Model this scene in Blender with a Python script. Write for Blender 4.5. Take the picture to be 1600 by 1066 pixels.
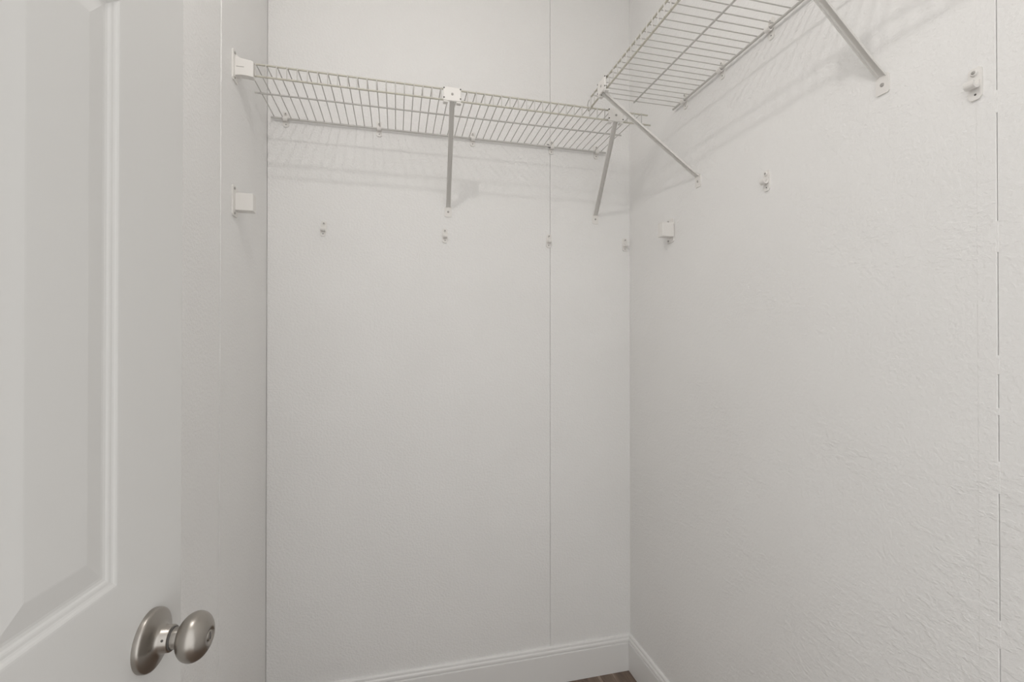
import bpy, math, random
from mathutils import Vector, Matrix

random.seed(7)
for o in list(bpy.data.objects):
    bpy.data.objects.remove(o)
COL = bpy.context.scene.collection
SC = bpy.context.scene
R = math.radians
YAW = R(13.93)
EYE = 1.27

# ------------------------------------------------------------------ camera
cam_data = bpy.data.cameras.new('camera')
cam_data.sensor_width = 36.0
cam_data.lens = 36.0 * 730.0 / 1600.0
cam_data.clip_start = 0.02
cam = bpy.data.objects.new('camera', cam_data)
cam.location = (0, 0, EYE)
cam.rotation_euler = (R(90.33), 0, -YAW)
COL.objects.link(cam)
SC.camera = cam

# ------------------------------------------------------------------ light
world = bpy.data.worlds.new('daylight')
SC.world = world
world.use_nodes = True
bg = world.node_tree.nodes['Background']
bg.inputs[0].default_value = (0.995, 0.995, 0.985, 1)
bg.inputs[1].default_value = 1.45

LAMP = (-0.10, 0.50, 2.41)
ld = bpy.data.lights.new('ceiling_bulb', 'POINT')
ld.energy = 8.0
ld.color = (1.0, 0.965, 0.935)
ld.shadow_soft_size = 0.020
lo = bpy.data.objects.new('ceiling_bulb', ld)
lo.location = LAMP
COL.objects.link(lo)

SC.view_settings.view_transform = 'Standard'
SC.view_settings.look = 'None'
SC.view_settings.gamma = 1.0
SC.view_settings.use_curve_mapping = False
SC.view_settings.exposure = 0.0


# ------------------------------------------------------------------ materials
def new_mat(name, color, rough=0.5, metal=0.0, spec=0.5):
    m = bpy.data.materials.new(name)
    m.use_nodes = True
    b = m.node_tree.nodes['Principled BSDF']
    b.inputs['Base Color'].default_value = (*color, 1)
    b.inputs['Roughness'].default_value = rough
    b.inputs['Metallic'].default_value = metal
    b.inputs['Specular IOR Level'].default_value = spec
    return m


def nd(m, kind, **kw):
    n = m.node_tree.nodes.new(kind)
    for k, v in kw.items():
        setattr(n, k, v)
    return n


def ln(m, a, b):
    m.node_tree.links.new(a, b)


def noise(m, vec, scale, detail=2.0, rough=0.5):
    n = nd(m, 'ShaderNodeTexNoise')
    n.inputs['Scale'].default_value = scale
    n.inputs['Detail'].default_value = detail
    n.inputs['Roughness'].default_value = rough
    ln(m, vec, n.inputs['Vector'])
    return n.outputs['Fac']


def ramp(m, fac, stops):
    n = nd(m, 'ShaderNodeValToRGB')
    el = n.color_ramp.elements
    while len(el) < len(stops):
        el.new(0.5)
    for e, (p, c) in zip(el, stops):
        e.position = p
        e.color = (*c, 1) if len(c) == 3 else c
    ln(m, fac, n.inputs['Fac'])
    return n.outputs['Color']


def bump(m, height, strength, dist, prev=None):
    n = nd(m, 'ShaderNodeBump')
    n.inputs['Strength'].default_value = strength
    n.inputs['Distance'].default_value = dist
    ln(m, height, n.inputs['Height'])
    if prev is not None:
        ln(m, prev, n.inputs['Normal'])
    return n.outputs['Normal']


def wall_material(name, fine, coarse, streak):
    """painted wallboard with an orange peel / trowelled relief"""
    m = new_mat(name, (0.86, 0.85, 0.835), 0.55, spec=0.35)
    b = m.node_tree.nodes['Principled BSDF']
    g = nd(m, 'ShaderNodeNewGeometry')
    pos = g.outputs['Position']
    n1 = noise(m, pos, 140, 3, 0.55)
    h1 = ramp(m, n1, [(0.40, (0, 0, 0)), (0.62, (1, 1, 1))])
    nrm = bump(m, h1, fine, 0.0012)
    mp = nd(m, 'ShaderNodeMapping')
    mp.inputs['Rotation'].default_value = (0.55, 0.3, 0.4)
    mp.inputs['Scale'].default_value = (1.0, 1.0, 2.6)
    ln(m, pos, mp.inputs['Vector'])
    n2 = noise(m, mp.outputs['Vector'], 26, 4, 0.6)
    h2 = ramp(m, n2, [(0.50, (0, 0, 0)), (0.58, (1, 1, 1))])
    msk = ramp(m, noise(m, pos, 4.0, 2), [(0.45, (0, 0, 0)), (0.62, (1, 1, 1))])
    mx = nd(m, 'ShaderNodeMix', data_type='RGBA', blend_type='MULTIPLY')
    mx.inputs[0].default_value = 1.0
    ln(m, h2, mx.inputs[6])
    ln(m, msk, mx.inputs[7])
    nrm = bump(m, mx.outputs[2], coarse, 0.002, nrm)
    n3 = noise(m, pos, 9, 2)
    nrm = bump(m, n3, streak, 0.006, nrm)
    ln(m, nrm, b.inputs['Normal'])
    # faint unevenness of the paint itself
    c = ramp(m, noise(m, pos, 3.0, 3), [(0.3, (0.850, 0.842, 0.828)), (0.7, (0.872, 0.865, 0.852))])
    ln(m, c, b.inputs['Base Color'])
    return m


M_WALL_BACK = wall_material('painted_wallboard_fine', 0.48, 0.08, 0.12)
M_WALL_RIGHT = wall_material('painted_wallboard_trowelled', 0.30, 0.30, 0.22)
M_WALL_LEFT = wall_material('painted_wallboard_stippled', 0.42, 0.06, 0.12)
M_CEIL = new_mat('ceiling_paint', (0.88, 0.875, 0.865), 0.8)
M_TRIM = new_mat('semi_gloss_trim_paint', (0.84, 0.833, 0.82), 0.35)
M_GAP = new_mat('joint_backing', (0.80, 0.79, 0.775), 0.8)

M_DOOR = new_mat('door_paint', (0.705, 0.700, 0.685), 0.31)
_b = M_DOOR.node_tree.nodes['Principled BSDF']
_g = nd(M_DOOR, 'ShaderNodeNewGeometry')
_mp = nd(M_DOOR, 'ShaderNodeMapping')
_mp.inputs['Scale'].default_value = (220, 220, 9)
ln(M_DOOR, _g.outputs['Position'], _mp.inputs['Vector'])
ln(M_DOOR, bump(M_DOOR, noise(M_DOOR, _mp.outputs['Vector'], 1.0, 2), 0.05, 0.0006), _b.inputs['Normal'])

M_VINYL = new_mat('white_vinyl_wire', (0.59, 0.575, 0.55), 0.4)
M_AGED = new_mat('yellowed_vinyl_wire', (0.57, 0.548, 0.475), 0.4)
M_PLASTIC = new_mat('white_plastic', (0.82, 0.80, 0.77), 0.4)
M_METAL_WHITE = new_mat('white_enamel', (0.76, 0.745, 0.715), 0.42)
M_DARK = new_mat('dark_hole', (0.10, 0.095, 0.09), 0.7)
M_SCREW = new_mat('painted_screw', (0.42, 0.405, 0.385), 0.45, 0.3)
M_WIRE_END = new_mat('bare_wire_end', (0.09, 0.085, 0.08), 0.5, 0.6)
M_CANOPY = new_mat('lamp_canopy', (0.8, 0.8, 0.78), 0.4)

M_NICKEL = new_mat('satin_nickel', (0.40, 0.375, 0.345), 0.30, 1.0)
_b = M_NICKEL.node_tree.nodes['Principled BSDF']
_tc = nd(M_NICKEL, 'ShaderNodeTexCoord')
_mp = nd(M_NICKEL, 'ShaderNodeMapping')
_mp.inputs['Scale'].default_value = (60, 60, 900)
ln(M_NICKEL, _tc.outputs['Object'], _mp.inputs['Vector'])
_r = nd(M_NICKEL, 'ShaderNodeMapRange')
_r.inputs['To Min'].default_value = 0.24
_r.inputs['To Max'].default_value = 0.38
ln(M_NICKEL, noise(M_NICKEL, _mp.outputs['Vector'], 1.0, 2), _r.inputs['Value'])
ln(M_NICKEL, _r.outputs['Result'], _b.inputs['Roughness'])

M_PLANK = new_mat('rustic_wood_plank', (0.2, 0.15, 0.12), 0.45)
_b = M_PLANK.node_tree.nodes['Principled BSDF']
_g = nd(M_PLANK, 'ShaderNodeNewGeometry')
_oi = nd(M_PLANK, 'ShaderNodeObjectInfo')
_mp = nd(M_PLANK, 'ShaderNodeMapping')
_mp.inputs['Scale'].default_value = (38, 3.0, 1)
_cm = nd(M_PLANK, 'ShaderNodeCombineXYZ')
_mul = nd(M_PLANK, 'ShaderNodeMath', operation='MULTIPLY')
_mul.inputs[1].default_value = 17.0
ln(M_PLANK, _oi.outputs['Random'], _mul.inputs[0])
ln(M_PLANK, _mul.outputs[0], _cm.inputs['X'])
ln(M_PLANK, _mul.outputs[0], _cm.inputs['Y'])
ln(M_PLANK, _cm.outputs['Vector'], _mp.inputs['Location'])
ln(M_PLANK, _g.outputs['Position'], _mp.inputs['Vector'])
_n = noise(M_PLANK, _mp.outputs['Vector'], 1.0, 5, 0.6)
_c = ramp(M_PLANK, _n, [(0.30, (0.105, 0.072, 0.053)), (0.48, (0.175, 0.125, 0.095)),
                        (0.62, (0.23, 0.168, 0.128)), (0.72, (0.42, 0.34, 0.27))])
ln(M_PLANK, _c, _b.inputs['Base Color'])
ln(M_PLANK, bump(M_PLANK, _n, 0.15, 0.002), _b.inputs['Normal'])


# ------------------------------------------------------------------ mesh helpers
class MB:
    def __init__(self):
        self.v, self.f, self.s = [], [], []

    def add(self, verts, faces, smooth=False):
        o = len(self.v)
        self.v += [tuple(p) for p in verts]
        self.f += [tuple(i + o for i in f) for f in faces]
        self.s += [smooth] * len(faces)

    def box(self, a, b, bev=0.0):
        x0, y0, z0 = a
        x1, y1, z1 = b
        if bev <= 0:
            self.add([(x0, y0, z0), (x1, y0, z0), (x1, y1, z0), (x0, y1, z0),
                      (x0, y0, z1), (x1, y0, z1), (x1, y1, z1), (x0, y1, z1)],
                     [(3, 2, 1, 0), (4, 5, 6, 7), (0, 1, 5, 4), (1, 2, 6, 5), (2, 3, 7, 6), (3, 0, 4, 7)])
            return
        # chamfered box: three inset quads per corner
        lo, hi = (x0, y0, z0), (x1, y1, z1)
        V = {}
        vs = []
        for i in (0, 1):
            for j in (0, 1):
                for k in (0, 1):
                    sgn = (i, j, k)
                    base = [hi[n] if sgn[n] else lo[n] for n in range(3)]
                    for ax in range(3):
                        p = list(base)
                        for n in range(3):
                            if n != ax:
                                p[n] += -bev if sgn[n] else bev
                        V[(i, j, k, ax)] = len(vs)
                        vs.append(p)
        fs = []
        for ax in range(3):
            u, w = [n for n in range(3) if n != ax]
            for s in (0, 1):
                q = []
                for (a_, b_) in ((0, 0), (1, 0), (1, 1), (0, 1)):
                    key = [0, 0, 0]
                    key[ax], key[u], key[w] = s, a_, b_
                    q.append(V[(*key, ax)])
                fs.append(q)
        for e in range(3):
            u, w = [n for n in range(3) if n != e]
            for a_ in (0, 1):
                for b_ in (0, 1):
                    k0, k1 = [0, 0, 0], [0, 0, 0]
                    k0[u] = k1[u] = a_
                    k0[w] = k1[w] = b_
                    k1[e] = 1
                    fs.append([V[(*k0, u)], V[(*k1, u)], V[(*k1, w)], V[(*k0, w)]])
        for i in (0, 1):
            for j in (0, 1):
                for k in (0, 1):
                    fs.append([V[(i, j, k, 0)], V[(i, j, k, 1)], V[(i, j, k, 2)]])
        c = Vector([(lo[n] + hi[n]) / 2 for n in range(3)])
        out = []
        for f in fs:
            p = [Vector(vs[i]) for i in f]
            n = (p[1] - p[0]).cross(p[2] - p[0])
            m = sum(p, Vector()) / len(p)
            out.append(f if n.dot(m - c) > 0 else f[::-1])
        self.add(vs, out)

    def tube(self, pts, r, n=8, r2=None, up=(0, 0, 1)):
        """round (or elliptical) tube along a polyline; r2 is the half width across `up`"""
        P = [Vector(p) for p in pts]
        rings = []
        for i, p in enumerate(P):
            if i == 0:
                t = (P[1] - P[0]).normalized()
            elif i == len(P) - 1:
                t = (P[-1] - P[-2]).normalized()
            else:
                t = ((P[i + 1] - p).normalized() + (p - P[i - 1]).normalized()).normalized()
            u = Vector(up)
            if abs(u.dot(t)) > 0.98:
                u = Vector((1, 0, 0)) if abs(t.x) < 0.9 else Vector((0, 1, 0))
            a = t.cross(u).normalized()
            b = a.cross(t).normalized()
            rr = r[i] if isinstance(r, (list, tuple)) else r
            rings.append([p + a * math.cos(2 * math.pi * k / n) * (r2 or rr) + b * math.sin(2 * math.pi * k / n) * rr
                          for k in range(n)])
        vs = [q for ring in rings for q in ring]
        fs = []
        for i in range(len(P) - 1):
            for k in range(n):
                fs.append((i * n + (k + 1) % n, i * n + k, (i + 1) * n + k, (i + 1) * n + (k + 1) % n))
        self.add(vs, [f[::-1] for f in fs], True)
        self.add(rings[0], [tuple(range(n))[::-1]])
        self.add(rings[-1], [tuple(range(n))])

    def lathe(self, prof, n=40, axis='x', smooth=True):
        """prof: (distance along axis, radius) from the base outwards"""
        rings = []
        for (h, rr) in prof:
            ring = []
            for k in range(n):
                a = 2 * math.pi * k / n
                c, s = rr * math.cos(a), rr * math.sin(a)
                ring.append((h, c, s) if axis == 'x' else ((c, -h, s) if axis == 'y' else (c, s, h)))
            rings.append(ring)
        vs = [q for ring in rings for q in ring]
        fs = []
        for i in range(len(prof) - 1):
            for k in range(n):
                f = (i * n + k, i * n + (k + 1) % n, (i + 1) * n + (k + 1) % n, (i + 1) * n + k)
                fs.append(f)
        self.add(vs, fs, smooth)
        if prof[0][1] > 1e-6:
            self.add(rings[0], [tuple(range(n))[::-1]])
        if prof[-1][1] > 1e-6:
            self.add(rings[-1], [tuple(range(n))])

    def prism(self, poly, a0, a1, axis='x'):
        """poly: 2-D outline of the two other axes in order, extruded from a0 to a1"""
        def mk(a, p):
            return {'x': (a, p[0], p[1]), 'y': (p[0], a, p[1]), 'z': (p[0], p[1], a)}[axis]
        n = len(poly)
        vs = [mk(a0, p) for p in poly] + [mk(a1, p) for p in poly]
        fs = [tuple(range(n))[::-1], tuple(range(n, 2 * n))]
        for k in range(n):
            fs.append((k, (k + 1) % n, n + (k + 1) % n, n + k))
        self.add(vs, fs)

    def build(self, name, mat, parent=None, loc=None):
        me = bpy.data.meshes.new(name)
        me.from_pydata(self.v, [], self.f)
        for p, s in zip(me.polygons, self.s):
            p.use_smooth = s
        import bmesh
        bm = bmesh.new()
        bm.from_mesh(me)
        bmesh.ops.recalc_face_normals(bm, faces=bm.faces)
        bm.to_mesh(me)
        bm.free()
        me.materials.append(mat)
        o = bpy.data.objects.new(name, me)
        COL.objects.link(o)
        if parent is not None:
            o.parent = parent
        if loc is not None:
            o.location = loc
        return o


def thing(name, label, cat, loc=(0, 0, 0), rz=0.0, group=None):
    o = bpy.data.objects.new(name, None)
    o.empty_display_size = 0.05
    COL.objects.link(o)
    o.location = loc
    o.rotation_euler = (0, 0, rz)
    o['label'] = label
    o['category'] = cat
    if group:
        o['group'] = group
    return o


def structure(o, label=None):
    o['kind'] = 'structure'
    if label:
        o['label'] = label
    return o


def copy_tree(o, parent=None):
    c = o.copy()
    COL.objects.link(c)
    if parent is not None:
        c.parent = parent
    for ch in list(o.children):
        copy_tree(ch, c)
    return c


def box_obj(name, a, b, mat, parent=None, bev=0.0):
    m = MB()
    m.box(a, b, bev)
    return m.build(name, mat, parent)


# ------------------------------------------------------------------ room shell
XL, XR, YB = -0.4064, 0.884, 1.657
CEIL = 2.66
PT = 0.006            # thickness of a wallboard panel
FRONT = 0.0           # inner face of the wall with the doorway

# back wall: backing + two panels with a joint at x = 0.558
wb = structure(box_obj('wall_back', (XL - 0.12, YB + PT, 0), (XR + 0.12, YB + 0.10, CEIL), M_GAP),
               'off white textured wall at the back of the closet')
SEAM = 0.5577
box_obj('panel', (XL + 0.0005, YB, 0), (SEAM - 0.0004, YB + PT, CEIL), M_WALL_BACK, wb, 0.0007)
box_obj('panel', (SEAM + 0.0005, YB, 0), (XR + PT - 0.0005, YB + PT, CEIL), M_WALL_BACK, wb, 0.0007)

# left wall: panels meet at y = 1.245 under a lumpy caulk bead
wl = structure(box_obj('wall_left', (XL - 0.10, 0.036, 0), (XL - PT, YB + PT - 0.0003, CEIL), M_GAP),
               'narrow off white wall on the left behind the open door')
LSEAM = 1.245
box_obj('panel', (XL - PT, 0.036, 0), (XL, LSEAM - 0.0008, CEIL), M_WALL_LEFT, wl, 0.0012)
box_obj('panel', (XL - PT, LSEAM + 0.0008, 0), (XL, YB - 0.0005, CEIL), M_WALL_LEFT, wl, 0.0008)
mb = MB()
pts, rad = [], []
z = 0.14
while z < CEIL:
    pts.append((XL - 0.0002 + random.uniform(-0.0003, 0.0003), LSEAM + random.uniform(-0.0006, 0.0006), z))
    rad.append(random.uniform(0.0012, 0.0026) * (1.0 if z > 1.2 else 0.55))
    z += random.uniform(0.010, 0.022)
mb.tube(pts, rad, 7)
mb.build('seam_bead', M_WALL_LEFT, wl)

# right wall: joint at y = 0.51 with a thin flat strip beside it
wr = structure(box_obj('wall_right', (XR + PT, -0.10, 0), (XR + 0.10, YB + PT - 0.0003, CEIL), M_GAP),
               'off white trowelled wall on the right')
RSEAM = 0.509
box_obj('panel', (XR, RSEAM + 0.0004, 0), (XR + PT, YB - 0.0001, CEIL), M_WALL_RIGHT, wr, 0.0002)
box_obj('panel', (XR, -0.10, 0), (XR + PT, RSEAM - 0.0004, CEIL), M_WALL_RIGHT, wr, 0.0005)
box_obj('joint_strip', (XR - 0.0006, RSEAM + 0.0012, 0.12), (XR + 0.001, RSEAM + 0.0255, CEIL), M_WALL_RIGHT, wr, 0.0005)
mb = MB()                                   # paint bridging the joint in places
z = 0.2
while z < CEIL:
    L = random.uniform(0.006, 0.05)
    mb.box((XR - 0.0005, RSEAM - 0.0014, z), (XR + 0.001, RSEAM + 0.0016, z + L), 0.0003)
    z += L + random.uniform(0.02, 0.22)
mb.build('joint_filler', M_WALL_RIGHT, wr)

# unseen front wall; the camera's doorway is widened to let in fill light
wf = structure(box_obj('wall_front', (0.745, -0.10, 0), (XR, FRONT, CEIL), M_WALL_BACK), 'wall beside the doorway')
box_obj('header', (-0.62, -0.10, 2.06), (0.745, FRONT, CEIL), M_WALL_BACK, wf)
box_obj('jamb_wall', (-0.62, -0.10, 0), (-0.385, 0.035, CEIL), M_WALL_BACK, wf)
structure(box_obj('trim_1', (0.725, -0.11, 0), (0.745, 0.006, 2.045), M_TRIM, None, 0.002), 'white door jamb')
structure(box_obj('trim_3', (-0.385, -0.11, 0), (-0.365, 0.035, 2.045), M_TRIM, None, 0.002), 'white hinge jamb')
structure(box_obj('trim_2', (-0.365, -0.11, 2.04), (0.725, 0.006, 2.06), M_TRIM, None, 0.002), 'white head jamb')
structure(box_obj('ceiling', (-0.62, -0.10, CEIL), (XR + 0.10, YB + 0.10, CEIL + 0.05), M_CEIL), 'white closet ceiling')

# floor of wood look planks
fl = structure(box_obj('floor', (-0.62, -1.3, -0.06), (XR + 0.10, YB + 0.10, 0.004), M_GAP), 'brown rustic wood look plank floor')
x = XR + 0.02
row = 0
while x > -0.6:
    x0 = max(x - 0.152, -0.62)
    y = 1.70
    first = [0.62, 1.1, 0.35, 0.9, 0.5][row % 5]
    while y > -1.3:
        y0 = max(y - first, -1.3)
        if y - y0 > 0.01:
            box_obj('plank', (x0 + 0.0006, y0 + 0.0006, 0.004), (x - 0.0006, y - 0.0006, 0.012), M_PLANK, fl, 0.0008)
        y = y0
        first = 1.2
    x -= 0.152
    row += 1

# baseboards, moulded cap
PROF = [(0, 0.0), (0.0135, 0.0), (0.0135, 0.1095), (0.0125, 0.1115), (0.0100, 0.1120), (0.0100, 0.1145),
        (0.0122, 0.1160), (0.0128, 0.1200), (0.0118, 0.1250), (0.0092, 0.1275), (0.0084, 0.1290),
        (0.0088, 0.1312), (0.0082, 0.1358), (0.0060, 0.1390), (0.0035, 0.1400), (0, 0.1400)]


def baseboard(name, label, place):
    """place(depth, z, end) -> point; end 0 or 1 lets the ends mitre"""
    n = len(PROF)
    vs = [place(d, z, 0) for d, z in PROF] + [place(d, z, 1) for d, z in PROF]
    fs = [tuple(range(n))[::-1], tuple(range(n, 2 * n))]
    for k in range(n):
        fs.append((k, (k + 1) % n, n + (k + 1) % n, n + k))
    m = MB()
    m.add(vs, fs)
    return structure(m.build(name, M_TRIM), label)


baseboard('baseboard_back', 'white moulded baseboard along the back wall',
          lambda d, z, e: ((XL + d + 0.0003) if e == 0 else (XR - d - 0.0003), YB - d, z * 0.957 + 0.0125))
baseboard('baseboard_right', 'white moulded baseboard along the right wall',
          lambda d, z, e: (XR - d, (YB - d) if e == 0 else 0.02, z * 0.957 + 0.0125))
baseboard('baseboard_left', 'white moulded baseboard along the left wall',
          lambda d, z, e: (XL + d, (YB - d) if e == 0 else 0.04, z * 0.957 + 0.0125))

# ------------------------------------------------------------------ open door
# door local frame: x = towards free edge, y = out of the visible face, z up
W = 0.66
Fv = Vector((math.sin(YAW), math.cos(YAW), 0))
Rv = Vector((math.cos(YAW), -math.sin(YAW), 0))
door = thing('door_1', 'white six panel door standing open at the left with a satin nickel knob', 'door')
door['kind'] = 'structure'
DB_ = R(13.93 - 7.8)                     # the leaf stands 6 degrees off the side walls
Du = Vector((math.sin(DB_), math.cos(DB_), 0))      # towards the free edge
Dn = Vector((-math.cos(DB_), math.sin(DB_), 0))     # into the leaf, away from the visible face
KNOB = Fv * 0.55 - Rv * 0.4248
org = KNOB - Du * (W - 0.066)
rot = Matrix(((Du.x, Dn.x, 0, org.x), (Du.y, Dn.y, 0, org.y), (0, 0, 1, 0), (0, 0, 0, 1)))
door.matrix_world = rot
TH = 0.035
DB, DT = 0.024, 2.03
cols = [(0.1195, 0.2725), (0.3875, 0.5405)]
rows = [(0.235, 0.83), (1.0127, 1.637), (1.745, 1.925)]


def door_part(name, x0, x1, z0, z1):
    return box_obj(name, (x0, 0, z0), (x1, TH, z1), M_DOOR, door)


door_part('stile', 0, cols[0][0], DB, DT)
mb = MB()
mb.prism([(cols[1][1], 0), (W - 0.002, 0), (W - 0.0006, 0.0006), (W, 0.002), (W, TH - 0.002), (W - 0.002, TH), (cols[1][1], TH)], DB, DT, 'z')
mb.build('stile', M_DOOR, door)
for (z0, z1) in ((DB, rows[0][0]), (rows[0][1], rows[1][0]), (rows[1][1], rows[2][0]), (rows[2][1], DT)):
    door_part('rail', cols[0][0], cols[1][1], z0, z1)
for (z0, z1) in rows:
    door_part('mullion', cols[0][1], cols[1][0], z0, z1)
RINGS = [(0.0, 0.0), (0.0020, 0.0002), (0.0038, 0.0009), (0.0054, 0.0019), (0.0072, 0.0026), (0.0096, 0.0029), (0.0112, 0.0034),
         (0.0130, 0.0045), (0.0158, 0.0051), (0.0185, 0.0051), (0.0395, 0.0015), (0.0415, 0.0012), (0.0430, 0.0011)]
for (x0, x1) in cols:
    for (z0, z1) in rows:
        for side in (0, 1):
            mb = MB()
            vs, fs = [], []
            for (i, d) in RINGS:
                yy = d if side == 0 else TH - d
                vs += [(x0 + i, yy, z0 + i), (x1 - i, yy, z0 + i), (x1 - i, yy, z1 - i), (x0 + i, yy, z1 - i)]
            for r_ in range(len(RINGS) - 1):
                for k in range(4):
                    f = (r_ * 4 + k, r_ * 4 + (k + 1) % 4, r_ * 4 + 4 + (k + 1) % 4, r_ * 4 + 4 + k)
                    fs.append(f if side == 0 else f[::-1])
            # closed at the back so that the panel is a solid leaf
            b0 = len(vs)
            yy = TH * 0.5
            vs += [(x0, yy, z0), (x1, yy, z0), (x1, yy, z1), (x0, yy, z1)]
            for k in range(4):
                fs.append((k, b0 + k, b0 + (k + 1) % 4, (k + 1) % 4))
            fs.append((b0 + 3, b0 + 2, b0 + 1, b0))
            L = (len(RINGS) - 1) * 4
            fs.append((L, L + 1, L + 2, L + 3))
            mb.add(vs, fs)
            mb.build('panel', M_DOOR, door)
# knob: axis along local -y (out of the visible face)
KX, KZ = W - 0.066, 0.9225
prof = []
for k in range(0, 25):                     # flattened ball with a small front flat
    a = -math.pi / 2 + math.pi * k / 24
    prof.append((0.0492 + 0.0178 * math.sin(a), 0.0272 * math.cos(a) ** 0.92 if k not in (0, 24) else 0.0))
prof = [p for p in prof if p[1] > 0.0088 or p[0] < 0.0492]
prof = [p for p in prof if p[1] > 0.0115 or p[0] > 0.0492]
front_h = prof[-1][0]
prof = [(prof[0][0] - 0.0005, 0.0105)] + prof + [(front_h + 0.0003, 0.0084), (front_h - 0.0012, 0.0080), (front_h - 0.0014, 0.0001)]
mb = MB()
mb.lathe(prof, 56, 'y')
knob = mb.build('door_knob', M_NICKEL, door, (KX, 0, KZ))
mb = MB()
mb.lathe([(0.0, 0.0342), (0.0045, 0.0342), (0.0062, 0.0335), (0.0070, 0.0322), (0.0076, 0.0305), (0.0090, 0.0270), (0.0108, 0.0225),
          (0.0125, 0.0185), (0.0142, 0.0162), (0.0165, 0.0150), (0.0240, 0.0146), (0.0248, 0.0140), (0.0249, 0.0100)], 64, 'y')
mb.build('rosette', M_NICKEL, knob)
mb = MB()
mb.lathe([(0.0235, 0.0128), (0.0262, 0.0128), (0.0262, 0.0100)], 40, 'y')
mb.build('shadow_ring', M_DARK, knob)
mb = MB()
mb.lathe([(0.0255, 0.0118), (0.0325, 0.0118), (0.0345, 0.0112)], 40, 'y')
mb.build('neck', M_NICKEL, knob)
mb = MB()
mb.lathe([(front_h - 0.0018, 0.0062), (front_h - 0.0004, 0.0062), (front_h, 0.0056), (front_h, 0.0001)], 28, 'y')
mb.build('lock_cylinder', M_NICKEL, knob)
mb = MB()
mb.box((-0.0009, -front_h - 0.0003, -0.0042), (0.0009, -front_h + 0.0015, 0.0042))
mb.build('keyway', M_DARK, knob)
mb = MB()                                   # pin hole in the rosette hub, facing the doorway
pin_dir = Vector((-0.93, 0, 0.37)).normalized()
c = Vector((0, -0.0205, 0)) + pin_dir * 0.0138
mb.tube([c, c + pin_dir * 0.0012], 0.0015, 10)
mb.build('pin_hole', M_DARK, knob)

# ------------------------------------------------------------------ wire shelves
CLIP_OUT = 0.011


def wire_shelf(label, length, depth, lip, x_ext, loc, rz, deck_from, deck_to, mid_frac=0.5, rod_ext=(0, 0), spacing=0.0254,
               mid_ext=0.0, mid_from=-0.001):
    """local: x along the wall, -y out of the wall, origin at the start of the rear rod"""
    t = thing('wire_shelf', label, 'shelf', loc, rz, 'white ventilated wire shelves')
    m = MB()
    m.tube([(rod_ext[0], 0, 0), (length + rod_ext[1], 0, 0)], 0.0033, 10)
    m.build('rear_rod', M_VINYL, t)
    top = 0.0047
    m = MB()
    m.tube([(deck_from - 0.004, -depth, 0.0015), (deck_to + x_ext, -depth, 0.0015)], 0.0026, 10)
    m.build('front_wire', M_AGED, t)
    m = MB()
    m.tube([(deck_from - 0.004, -depth + 0.001, -lip), (deck_to + x_ext + 0.010, -depth + 0.001, -lip)], 0.0027, 10)
    m.build('lip_wire', M_AGED, t)
    m = MB()
    m.tube([(deck_from + mid_from, -depth * mid_frac, top - 0.0042), (deck_to + mid_ext, -depth * mid_frac, top - 0.0042)], 0.0026, 10)
    m.build('middle_wire', M_VINYL, t)
    m = MB()
    m.tube([(0, 0.004, top - 0.001), (0, 0.001, top), (0, -depth * 0.5, top), (0, -depth + 0.002, top), (0, -depth - 0.0025, top - 0.0022),
            (0, -depth - 0.0030, top - 0.006), (0, -depth - 0.0022, -lip - 0.001)], 0.0015, 7, up=(1, 0, 0))
    proto = None
    x_ = deck_from
    while x_ <= deck_to + 1e-6:
        if proto is None:
            proto = m.build('deck_wire', M_VINYL, t, (x_, 0, 0))
        else:
            d = proto.copy()
            COL.objects.link(d)
            d.parent = t
            d.location = (x_, 0, 0)
        x_ += spacing
    return t


BZ = EYE + 0.731                     # rear rod of the back shelf
BX0 = -0.393
shelf_back = wire_shelf('white wire shelf along the back wall, reaching to the left wall',
                        0.778 - BX0, 0.300, 0.029, 0.016, (BX0, YB - CLIP_OUT, BZ), 0.0, 0.009, 0.778 - BX0 - 0.012, mid_from=-0.016)
RZ = EYE + 0.762                     # rear rod of the right shelf
RY0 = 1.345
shelf_right = wire_shelf('white wire shelf high on the right wall, seen from below',
                         1.13, 0.289, 0.029, 0.0, (XR - CLIP_OUT, RY0, RZ), -math.pi / 2, 0.010, 1.12)
# the lip of the right shelf runs on a little past its end
m = MB()
m.tube([(-0.019, -0.285, -0.029), (0.007, -0.285, -0.029)], 0.0027, 10)
m.build('lip_wire_end', M_AGED, shelf_right)
m = MB()
m.tube([(-0.019, -0.287, -0.030), (-0.0185, -0.290, -0.012), (-0.015, -0.289, -0.003), (-0.008, -0.288, 0.0)], 0.0014, 7)
m.build('end_loop', M_VINYL, shelf_right)
# dark bare ends where the rod of the back shelf is spliced
for (xx, zz, L) in ((0.540, 0.0065, 0.010), (0.545, -0.0035, 0.010)):
    m = MB()
    m.tube([(xx - BX0, -0.003, zz), (xx + L - BX0, -0.003, zz)], 0.0011, 7)
    m.build('wire_end', M_WIRE_END, shelf_back)


# ------------------------------------------------------------------ wall clips
def arc(cx, cy, r, a0, a1, n):
    return [(cx + r * math.cos(R(a0 + (a1 - a0) * i / n)), cy + r * math.sin(R(a0 + (a1 - a0) * i / n))) for i in range(n + 1)]


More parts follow.
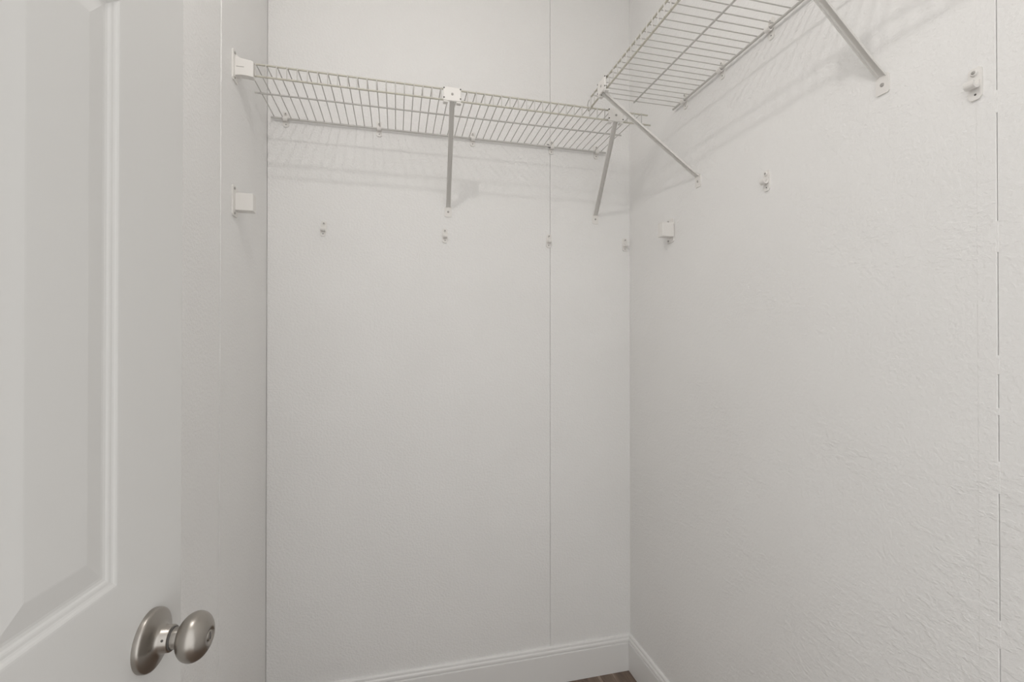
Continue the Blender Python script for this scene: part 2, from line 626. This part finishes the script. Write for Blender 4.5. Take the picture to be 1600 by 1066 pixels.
def make_clip():
    """origin where the plate meets the wall, at rod height"""
    t = thing('wall_clip', '', 'clip')
    m = MB()
    h0, h1, w = -0.0235, 0.0265, 0.0090
    m.prism([(-w, h0 + 0.005), (-w + 0.004, h0), (w - 0.004, h0), (w, h0 + 0.005), (w, h1 - 0.003), (w - 0.003, h1), (-w + 0.003, h1), (-w, h1 - 0.003)],
            -0.0035, 0.0, 'y')
    m.build('plate', M_PLASTIC, t)
    m = MB()
    c = -CLIP_OUT
    outer = arc(c, -0.0004, 0.0076, 150, 360, 14)
    inner = arc(c, 0, 0.0042, 360, 150, 14)
    m.prism(outer + [(-0.0034, 0.0), (-0.0034, 0.0065), (c + 0.0050, 0.0050)] + inner, -0.0068, 0.0068, 'x')
    m.build('hook', M_PLASTIC, t)
    m = MB()
    m.lathe([(0.0034, 0.0048), (0.0062, 0.0048), (0.0070, 0.0040)], 16, 'y')
    o = m.build('screw_boss', M_PLASTIC, t, (0, 0, 0.0185))
    m = MB()
    m.lathe([(0.0066, 0.0028), (0.0078, 0.0026), (0.0082, 0.0016)], 14, 'y')
    m.build('screw', M_SCREW, t, (0, 0, 0.0185))
    m = MB()
    m.lathe([(0.0033, 0.0016), (0.0037, 0.0016)], 12, 'y')
    m.build('nail_hole', M_DARK, t, (0.0005, 0, -0.0155))
    return t


proto_clip = None


def place_clip(label, loc, rz, group, tilt=0.0):
    global proto_clip
    if proto_clip is None:
        proto_clip = make_clip()
        o = proto_clip
    else:
        o = copy_tree(proto_clip)
    o.location = loc
    o.rotation_euler = (0, tilt, rz)
    o['label'] = label
    o['group'] = group


def ray(px, py):
    rx, rz = (px - 800) / 730.0, (537 - py) / 730.0
    return Vector((Fv.x + rx * Rv.x, Fv.y + rx * Rv.y, rz))


def on_back(px, py):
    d = ray(px, py)
    s = YB / d.y
    return d.x * s, EYE + d.z * s


def on_right(px, py):
    d = ray(px, py)
    s = XR / d.x
    return d.y * s, EYE + d.z * s


back_in_use = [(446, 'white clip holding the back shelf rod next to the left corner'),
               (592, 'white clip holding the back shelf rod midway between the left corner and the centre brace'),
               (738, 'white clip holding the back shelf rod just right of the centre brace'),
               (861, 'white clip holding the back shelf rod on the wall seam'),
               (931, 'white clip holding the back shelf rod at its right end')]
for px, lab in back_in_use:
    x_, _ = on_back(px, 200)
    place_clip(lab, (x_, YB, BZ), 0, 'clips holding the shelf rods')
for px, py, lab in ((1073, 155, 'white clip at the far end of the right shelf rod, nearest the room corner'),
                    (1131, 105, 'white clip holding the right shelf rod, second from the room corner'),
                    (1208, 38, 'white clip holding the right shelf rod, third from the room corner')):
    y_, _ = on_right(px, py)
    place_clip(lab, (XR, y_, RZ), -math.pi / 2, 'clips holding the shelf rods')
for px, py, lab, tl in ((505, 358, 'empty white clip on the back wall, left of the centre brace', 0.10),
                        (695, 369, 'empty white clip on the back wall, under the centre brace foot', 0.0),
                        (857, 377, 'empty white clip on the back wall, beside the wall seam', 0.04),
                        (976, 383, 'empty white clip in the corner of the back wall', 0.0)):
    x_, z_ = on_back(px, py)
    place_clip(lab, (x_, YB, z_), 0, 'empty clips left from a removed lower shelf', tl)
for px, py, lab in ((1200, 283, 'empty white clip on the right wall, below the middle of the shelf'),
                    (1528, 132, 'empty white clip on the right wall, next to the vertical joint at the far right')):
    y_, z_ = on_right(px, py)
    place_clip(lab, (XR, y_, z_), -math.pi / 2, 'empty clips left from a removed lower shelf')


# painted nail heads on the wallboard
def nail_head(parent, mat, loc, rot_z):
    m = MB()
    m.lathe([(0.0, 0.0034), (0.0005, 0.0030), (0.0009, 0.0018), (0.0010, 0.0001)], 12, 'y')
    o = m.build('nail_head', mat, parent, loc)
    o.rotation_euler = (0, 0, rot_z)


y_, z_ = on_right(1538, 469)
nail_head(wr, M_WALL_RIGHT, (XR, y_, z_), -math.pi / 2)
x_, z_ = on_back(540, 5)
nail_head(wb, M_WALL_BACK, (x_, YB, z_), 0)


# ------------------------------------------------------------------ shelf braces
def make_brace(label, clamp, foot, wall, group='diagonal shelf braces'):
    """clamp: point on the shelf lip; foot: point on the wall plane; wall 'back' or 'right'"""
    rz = 0.0 if wall == 'back' else -math.pi / 2
    t = thing('shelf_brace', label, 'brace', clamp, rz, group)
    inv = Matrix.Rotation(-rz, 3, 'Z')
    f = inv @ (Vector(foot) - Vector(clamp))          # foot in local coordinates
    # clamp plate across the lip, slightly proud of the deck wires
    m = MB()
    m.box((-0.026, -0.0085, -0.021), (0.026, -0.0038, 0.0195), 0.0022)
    plate = m.build('clamp_plate', M_PLASTIC, t)
    for sx in (-1, 1):
        m = MB()
        m.box((sx * 0.019 - 0.0065, -0.0075, -0.0255), (sx * 0.019 + 0.0065, 0.006, -0.0205), 0.0012)
        m.build('hook', M_METAL_WHITE, plate)
        for zz in (-0.0125, 0.0150):
            m = MB()
            m.lathe([(0.0030, 0.0021), (0.0089, 0.0021)], 10, 'y')
            m.build('slot', M_DARK, plate, (sx * 0.0235, 0, zz))
    m = MB()
    m.lathe([(0.0080, 0.0036), (0.0096, 0.0034), (0.0100, 0.0022)], 16, 'y')
    m.build('rivet', M_SCREW, plate, (0, 0, -0.001))
    m = MB()
    start = Vector((0, -0.0030, -0.018))
    end = f + Vector((0, -0.0035, 0.004))
    d = (end - start)
    # pressed steel channel, hollow towards the front and below, flattened at both ends
    tdir = d.normalized()
    nrm = Vector((0, -d.z, d.y)).normalized()
    xdir = nrm.cross(tdir).normalized()
    rings = []
    for (q, w, hh) in ((0.0, 0.0072, 0.0030), (0.05, 0.0077, 0.0038), (0.90, 0.0077, 0.0038), (0.965, 0.0080, 0.0030), (1.0, 0.0078, 0.0020)):
        e = 0.0012
        sec = [(-w, -hh), (-w, hh * 0.3), (-w * 0.7, hh), (w * 0.7, hh), (w, hh * 0.3), (w, -hh),
               (w - e, -hh), (w - e, hh * 0.2), (w * 0.62, hh - e), (-w * 0.62, hh - e), (-w + e, hh * 0.2), (-w + e, -hh)]
        rings.append([start + d * q + xdir * p + nrm * h_ for p, h_ in sec])
    ns = len(rings[0])
    fs = []
    for i in range(len(rings) - 1):
        for k in range(ns):
            fs.append((i * ns + k, i * ns + (k + 1) % ns, (i + 1) * ns + (k + 1) % ns, (i + 1) * ns + k))
    fs.append(tuple(range(ns))[::-1])
    fs.append(tuple(range((len(rings) - 1) * ns, len(rings) * ns)))
    m.add([p for r_ in rings for p in r_], fs)
    m.build('pole', M_METAL_WHITE, t)
    m = MB()
    w = 0.0125
    m.prism([(f.x - w, f.z - 0.026), (f.x - w + 0.003, f.z - 0.029), (f.x + w - 0.003, f.z - 0.029), (f.x + w, f.z - 0.026),
             (f.x + w, f.z + 0.004), (f.x + w - 0.004, f.z + 0.008), (f.x - w + 0.004, f.z + 0.008), (f.x - w, f.z + 0.004)],
            f.y - 0.0028, f.y, 'y')
    m.build('foot_plate', M_PLASTIC, t)
    m = MB()
    m.lathe([(0, 0.0036), (0.0014, 0.0034), (0.0020, 0.0020)], 14, 'y')
    m.build('screw', M_SCREW, t, (f.x, f.y - 0.0026, f.z - 0.0115))
    return t


BF = YB - CLIP_OUT - 0.300          # front plane of the back shelf
RFX = XR - CLIP_OUT - 0.289
fx, fz = on_back(700, 326)
make_brace('white diagonal brace under the middle of the back shelf', (0.1555, BF, BZ - 0.014), (fx, YB, fz), 'back')
fx, fz = on_back(930, 338)
make_brace('white diagonal brace under the right end of the back shelf', (0.668, BF, BZ - 0.014), (fx, YB, fz), 'back')
fy, fz = on_right(1092, 277)
make_brace('white diagonal brace under the far end of the right shelf', (RFX, 1.248, RZ - 0.014), (XR, fy, fz), 'right')
fy, fz = on_right(1382, 122)
make_brace('white diagonal brace coming down at the upper right, near the camera', (RFX, 0.664, RZ - 0.014), (XR, fy, fz), 'right')


# ------------------------------------------------------------------ end brackets on the side walls
def end_bracket(label, loc, rz, taller=False):
    """local: wall plane x = 0, block reaches +x, visible face at y = 0 looking to -y"""
    t = thing('end_bracket', label, 'bracket', loc, rz, 'end brackets')
    h = 0.0228
    L = 0.0455
    m = MB()
    m.prism([(-0.011, -h - 0.016), (0.020, -h - 0.016), (0.024, -h - 0.012), (0.024, h + 0.012), (0.020, h + 0.016), (-0.011, h + 0.016),
             (-0.014, h + 0.012), (-0.014, -h - 0.012)], 0.0, 0.0035, 'x')
    # prism axis x takes (y, z)
    m.build('wall_plate', M_PLASTIC, t)
    m = MB()
    if taller:
        m.prism([(0.003, -h), (0.016, -h + 0.0022), (0.028, -h + 0.0022), (L, -h), (L, h - 0.006), (L - 0.003, h - 0.004), (0.014, h), (0.008, h + 0.005), (0.003, h + 0.012)],
                0.0, 0.020, 'y')
    else:
        m.box((0.003, 0.0, -h), (L, 0.028, h), 0.0012)
    m.build('block', M_PLASTIC, t)
    for zz in (-h - 0.009, h + 0.009):
        m = MB()
        m.tube([(0.003, -0.004, zz), (0.0055, -0.004, zz)], 0.0034, 12)
        m.build('screw', M_SCREW, t)
    if taller:
        m = MB()
        m.box((0.006, -0.0004, -0.0008), (0.024, 0.001, 0.0008))
        m.build('groove', M_SCREW, t)
    return t


def on_left(px, py):
    d = ray(px, py)
    s = XL / d.x
    return d.y * s, EYE + d.z * s


end_bracket('white end bracket on the left wall carrying the shelf front', (XL, 1.334, BZ - 0.016), 0.0, True)
end_bracket('empty square white end bracket on the left wall, below the shelf', (XL, 1.336, EYE + 0.367), 0.0)
# mirrored for the right wall (half turn keeps the block reaching into the room)
t = end_bracket('empty square white end bracket on the right wall by the corner', (XR, 1.380, EYE + 0.373), math.pi)

# ------------------------------------------------------------------ lamp above the frame
lamp = thing('ceiling_light', 'round white ceiling light above the closet', 'lamp', (LAMP[0], LAMP[1], CEIL))
m = MB()
m.lathe([(0, 0.065), (-0.012, 0.065), (-0.020, 0.055), (-0.022, 0.012), (-0.19, 0.012), (-0.192, 0.024), (-0.214, 0.024)], 32, 'z')
m.build('canopy', M_CANOPY, lamp)
lo.parent = lamp
lo.location = (0, 0, LAMP[2] - CEIL)
